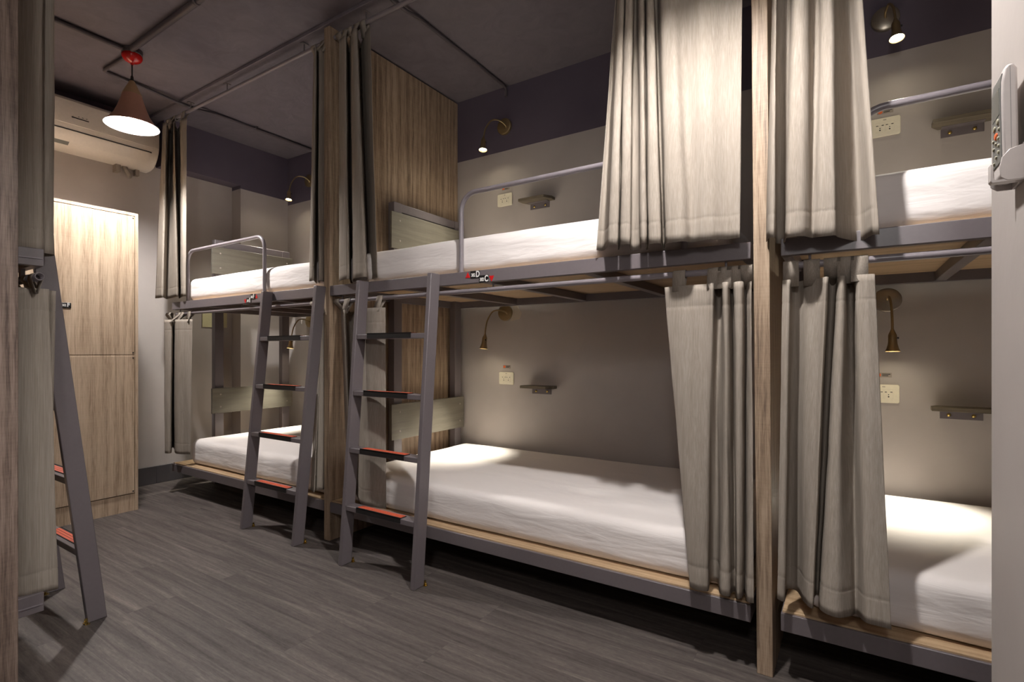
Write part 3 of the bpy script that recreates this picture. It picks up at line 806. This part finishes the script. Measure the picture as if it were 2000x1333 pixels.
# ---------------------------------------------------------------- wall lamps
def aim(p, q):
    """matrix at p with local -z looking towards q"""
    d = (Vector(q) - Vector(p)).normalized()
    return Matrix.Translation(Vector(p)) @ (-d).to_track_quat('Z', 'Y').to_matrix().to_4x4()
def wall_lamp(base, neck, mouth, label, power=4.0, metal='brass', plate='brass', spread=68):
    o = empty('wall_lamp', base); tag(o, label, 'lamp', 'gooseneck reading lamps')
    B = Vector(base)
    bm_ = Matrix.Translation(B) @ Matrix.Rotation(PI / 2, 4, 'X')
    MB().lathe([(0, 0), (.056, 0), (.057, .003), (.055, .016), (.048, .020), (0, .021)], bm_, 40).build('wall_plate', plate, o)
    pts = crom([B + Vector((neck[0][0], -.018, neck[0][2]))] + [B + Vector(n) for n in neck[1:]], 8)
    MB().tube(pts, .0052, 10).build('gooseneck', metal, o)
    e = pts[-1]; mth = B + Vector(mouth)
    mat = aim(e, mth); L = (mth - e).length
    hd = MB().lathe([(0, .012), (.007, .012), (.009, .004), (.013, -.004), (.0165, -.014), (.0165, -.45 * L), (.018, -.62 * L), (.023, -.85 * L), (.029, -L), (.0275, -L), (.021, -.84 * L), (.0, -.80 * L)], mat, 28).build('lamp_head', metal, o)
    MB().lathe([(0, -.875 * L), (.0205, -.875 * L), (.0215, -.90 * L), (0, -.93 * L)], mat, 20).build('bulb', 'led', o)
    sw = MB().lathe([(0, .0), (.004, 0), (.004, .007), (0, .008)], mat @ Matrix.Translation((-.016, 0, -.3 * L)) @ Matrix.Rotation(-PI / 2, 4, 'Y'), 10).build('switch', 'dark', o)
    d = (mth - e).normalized()
    s = light('reading_light', 'SPOT', mth - d * .002, power, (1.0, .95, .80), spot_size=math.radians(spread), spot_blend=1.0, shadow_soft_size=.02)
    d = (d + Vector((0, -.22, 0))).normalized()
    s.rotation_euler = (-d).to_track_quat('Z', 'Y').to_euler()
    return o
nk_low = [(.02, 0, -.01), (.022, -.035, .0), (.004, -.075, .012), (-.03, -.115, .002), (-.052, -.145, -.055), (-.058, -.160, -.115), (-.060, -.164, -.165)]
nk_up = [(.02, 0, -.02), (.024, -.03, -.005), (.004, -.07, .018), (-.03, -.115, .012), (-.055, -.15, -.045), (-.062, -.163, -.10), (-.064, -.167, -.125)]
wall_lamp((-2.003, YB, 1.322), nk_low, (-.066, -.172, -.250), 'brass gooseneck lamp in the lower middle berth', 40)
wall_lamp((-2.010, YB, 2.612), nk_up, (-.060, -.178, -.205), 'lit gooseneck lamp above the upper middle berth', 42, spread=84)
nk_far = [(.02, 0, -.01), (.022, -.035, .0), (.03, -.10, .012), (.05, -.16, .0), (.07, -.215, -.055), (.078, -.24, -.115), (.08, -.25, -.165)]
wall_lamp((-4.165, YB, 1.33), nk_far, (.082, -.262, -.250), 'small gooseneck lamp in the lower far berth, seen through the far ladder', 40)
wall_lamp((-4.175, YB, 2.622), nk_up, (-.056, -.178, -.208), 'gooseneck lamp in the corner above the upper far berth', 36, spread=84)
nk_r = [(0, 0, 0), (.002, -.035, .012), (.006, -.08, .004), (.010, -.12, -.04), (.012, -.142, -.10), (.012, -.150, -.155)]
wall_lamp((.143, YB, 1.296), nk_r, (.013, -.156, -.240), 'gooseneck lamp on a round nickel plate in the lower right berth', 36, 'brass', 'brushed')
nk_ru = [(0, 0, 0), (.0, -.035, .02), (.01, -.075, .028), (.022, -.12, -.01), (.028, -.145, -.06), (.030, -.155, -.10)]
wall_lamp((.136, YB, 2.612), nk_ru, (.034, -.172, -.185), 'lit gooseneck lamp above the upper right berth', 36, 'brass', 'brushed', 84)

# ---------------------------------------------------------------- sockets, stickers, shelves
def socket_proto(loc, label):
    o = empty('wall_socket', loc); tag(o, label, 'socket', 'ivory double sockets')
    x, y, z = loc
    pl = []
    w, h, r = .060, .043, .008
    for cx, cz, a0 in ((w - r, h - r, 0), (-w + r, h - r, 90), (-w + r, -h + r, 180), (w - r, -h + r, 270)):
        for a in range(0, 91, 30):
            t = math.radians(a0 + a); pl.append((x + cx + r * math.cos(t), z + cz + r * math.sin(t)))
    MB().prism(pl, 'y', y - .009, y).build('face_plate', 'ivory', o, bevel=.002)
    for sx in (-.0185, .0185):
        ou = MB().box((x + sx - .017, y - .0102, z - .024), (x + sx + .017, y - .0085, z + .020)).build('outlet', 'ivory', o, bevel=.0006)
        hl = MB()
        yy0, yy1 = y - .0106, y - .0098
        for s in (-1, 1):
            hl.prism([(x + sx + s * .005, z + .008), (x + sx + s * .014, z + .010), (x + sx + s * .014, z + .006)], 'y', yy0, yy1)
            hl.box((x + sx + s * .0105 - .004, yy0, z + .0065), (x + sx + s * .0105 + .004, yy1, z + .0095))
        for dz, rr in ((-.004, .0022), (-.0135, .0032)):
            hl.lathe([(rr, 0), (rr, .0008), (0, .0008)], Matrix.Translation((x + sx, y - .0098, z + dz)) @ Matrix.Rotation(PI / 2, 4, 'X'), 10)
        hl.build('pin_holes', 'dark', ou)
    MB().box((x - .006, y - .0096, z + .031), (x + .006, y - .0088, z + .034)).build('brand_mark', 'sticker', o)
    return o
def shelf_proto(loc, label):
    """small plank on a steel angle; loc = wall point under the plank"""
    o = empty('wall_shelf', loc); tag(o, label, 'shelf', 'small wall shelves')
    x, y, z = loc
    pl = [(x - .085, y), (x - .110, y - .045), (x - .110, y - .100), (x + .082, y - .100), (x + .112, y - .045), (x + .112, y)]
    MB().prism(pl, 'z', z, z + .018).build('plank', 'shelfwood', o, bevel=.001)
    MB().box((x - .073, y - .004, z - .040), (x + .073, y, z)).box((x - .073, y - .04, z - .003), (x + .073, y - .003, z)).build('bracket', 'steel', o, bevel=.0008)
    for s in (-.042, .042):
        MB().lathe([(0, .006), (.004, .0055), (.007, .003), (.008, 0)], Matrix.Translation((x + s, y - .004, z - .022)) @ Matrix.Rotation(PI / 2, 4, 'X'), 12).build('screw', 'screw', o)
    return o
def sticker_proto(loc, label):
    o = empty('wall_sticker', loc); tag(o, label, 'sticker', 'small grey wall stickers')
    x, y, z = loc
    MB().box((x - .031, y - .001, z - .011), (x + .031, y, z + .011)).build('label_base', 'sticker', o)
    MB().lathe([(.009, 0), (.009, .0006), (0, .0006)], Matrix.Translation((x - .019, y - .001, z)) @ Matrix.Rotation(PI / 2, 4, 'X'), 14).build('orange_dot', 'obutton', o)
    MB().box((x - .006, y - .0015, z + .0025), (x + .026, y - .001, z + .006)).box((x - .006, y - .0015, z - .005), (x + .018, y - .001, z - .0015)).build('print_lines', 'cord', o)
    return o
def place(proto, loc, label):
    c = copy_tree(proto); c.location = loc; c['label'] = label
    return c
s0 = socket_proto((-2.008, YB, 2.105), 'ivory double socket above the upper middle mattress')
place(s0, (-1.995, YB, .868), 'ivory double socket in the lower middle berth')
place(s0, (.134, YB, 2.108), 'ivory double socket above the upper right mattress')
place(s0, (.130, YB, .858), 'ivory double socket in the lower right berth, half behind a curtain')
k0 = sticker_proto((-2.004, YB, 2.186), 'tiny sticker above the socket of the upper middle berth')
place(k0, (-1.995, YB, .948), 'tiny sticker above the socket of the lower middle berth')
place(k0, (.136, YB, 2.183), 'tiny orange-dotted sticker above the socket of the upper right berth')
place(k0, (.130, YB, .945), 'tiny sticker beside the curtain in the lower right berth')
h0 = shelf_proto((-1.730, YB, 2.044), 'small plank shelf on the wall above the upper middle mattress')
place(h0, (-1.716, YB, .812), 'small plank shelf on the wall of the lower middle berth')
place(h0, (.411, YB, 2.050), 'small plank shelf on the wall above the upper right mattress')
place(h0, (.408, YB, .796), 'small plank shelf on the wall of the lower right berth')
nt = MB().box((XE, 2.284, 1.262), (XE + .004, 2.493, 1.392)).build('paper_notice', 'note', loc=(XE, 2.39, 1.262))
tag(nt, 'blank cream paper on the end wall behind the far bunk', 'paper')

# ---------------------------------------------------------------- remote on the pier
rh = empty('remote_holder', (.206, .97, 1.28)); tag(rh, 'pale plastic remote holder fixed to the wall pier', 'holder')
PX, PY = .206, 1.030
HW = .029                                   # half width of the remote
Z0, RH = 1.308, .160
rh.location = (PX, PY, 1.301); rh['_o'] = (PX, PY, 1.301)
side = [(PX - .003, 1.301), (PX - .020, 1.301), (PX - .0275, 1.307), (PX - .029, 1.320), (PX - .026, 1.335), (PX - .018, 1.345), (PX - .003, 1.350)]
hb = MB()
hb.box((PX - .004, PY - HW - .003, 1.301), (PX, PY + HW + .003, 1.352))
hb.prism(side, 'y', PY - HW - .003, PY - HW - .001).prism(side, 'y', PY + HW + .001, PY + HW + .003)
hb.build('cradle', 'remote', rh, bevel=.0008)
MB().prism([(PX - .003, 1.300), (PX - .036, 1.300), (PX - .038, 1.303), (PX - .038, 1.327), (PX - .0355, 1.327), (PX - .0345, 1.306), (PX - .032, 1.3035), (PX - .003, 1.3045)], 'y', PY - HW - .002, PY - HW + .014).build('front_lip', 'remote', rh, bevel=.0006)
rm = empty('remote_control', (PX - .014, PY, Z0)); tag(rm, 'pale remote control with an orange button standing in the holder', 'remote control')
TL = Matrix.Translation((PX - .0065, PY, Z0)) @ Matrix.Rotation(math.radians(-.8), 4, 'Y')
def lp(pts): return [TL @ Vector(p) for p in pts]
def rbox(a, b):
    q = MB(); q.box(a, b, TL); return q
bd = MB()
prof = [(-.0005, .0), (-.0005, RH - .008), (-.005, RH), (-.011, RH - .001), (-.0145, RH - .006), (-.0175, RH - .024), (-.0180, RH - .05), (-.0175, .006), (-.013, .0)]
n = len(prof)
vs = lp([(x, -HW, z) for x, z in prof] + [(x, HW, z) for x, z in prof])
bd.add(vs, [tuple(range(n)), tuple(range(2 * n - 1, n - 1, -1))] + [(i, i + n, (i + 1) % n + n, (i + 1) % n) for i in range(n)])
ro = bd.build('body', 'remote', rm, bevel=.0035)
rbox((-.0085, -HW - .0003, .0), (-.0081, HW + .0003, RH - .004)).build('body_seam', 'remotegrey', ro)
fc = MB().add(lp([(x, y, z) for z, x in ((.024, -.0188), (.112, -.0190), (RH - .026, -.0186), (RH - .012, -.0168)) for y in (-HW + .003, HW - .003)] + [(x, y, z) for z, x in ((.024, -.0165), (.112, -.0165), (RH - .026, -.0165), (RH - .012, -.0155)) for y in (-HW + .003, HW - .003)]),
              [(0, 1, 3, 2), (2, 3, 5, 4), (4, 5, 7, 6), (8, 10, 11, 9), (10, 12, 13, 11), (12, 14, 15, 13), (0, 2, 10, 8), (2, 4, 12, 10), (4, 6, 14, 12), (1, 9, 11, 3), (3, 11, 13, 5), (5, 13, 15, 7), (0, 8, 9, 1), (6, 7, 15, 14)]).build('face_panel', 'remotegrey', rm, smooth=20)
rbox((-.0194, -HW + .007, .092), (-.0186, HW - .007, RH - .030)).build('screen', 'screen', fc, bevel=.0003)
for (yy, zz, w, h, mt) in [(-.013, .084, .0055, .0045, 'button'), (.008, .080, .0055, .004, 'button'), (-.001, .0665, .0075, .005, 'obutton'), (-.0185, .072, .003, .0026, 'button'), (.016, .064, .003, .0026, 'button'),
                           (-.014, .060, .0033, .0026, 'button'), (.001, .056, .0033, .0026, 'button'), (.015, .052, .0033, .0026, 'button'), (-.015, .049, .0033, .0026, 'button'), (-.014, .040, .0033, .0026, 'button'), (.0, .036, .0033, .0026, 'button'), (.014, .030, .0033, .0026, 'button')]:
    c_ = TL @ Vector((-.0186, yy, zz))
    MB().lathe([(1.0, -.0006), (1.0, .0012), (.8, .0022), (0, .0025)], Matrix.Translation(c_) @ Matrix.Rotation(-PI / 2, 4, 'Y') @ Matrix.Diagonal((h, w, 1, 1)), 14).build('button', mt, rm)

# ---------------------------------------------------------------- camera, world, view
cam = bpy.data.cameras.new('camera'); co = bpy.data.objects.new('camera', cam); COL.objects.link(co)
co.location = (0, 0, 1.06); co.rotation_euler = (PI / 2, 0, math.radians(33.06))
cam.sensor_width = 36; cam.lens = 1016 / 2000 * 36
cam.shift_y = 18.7 / 2000
cam.clip_start = .02
SC.camera = co
w = bpy.data.worlds.new('world'); SC.world = w; w.use_nodes = True
w.node_tree.nodes['Background'].inputs[0].default_value = (.05, .048, .05, 1)
w.node_tree.nodes['Background'].inputs[1].default_value = .3
SC.view_settings.view_transform = 'Standard'; SC.view_settings.look = 'None'
SC.view_settings.exposure = 0.92; SC.view_settings.gamma = 1.0; SC.view_settings.use_curve_mapping = False
for o in list(bpy.data.objects):
    if '_o' in o: del o['_o']
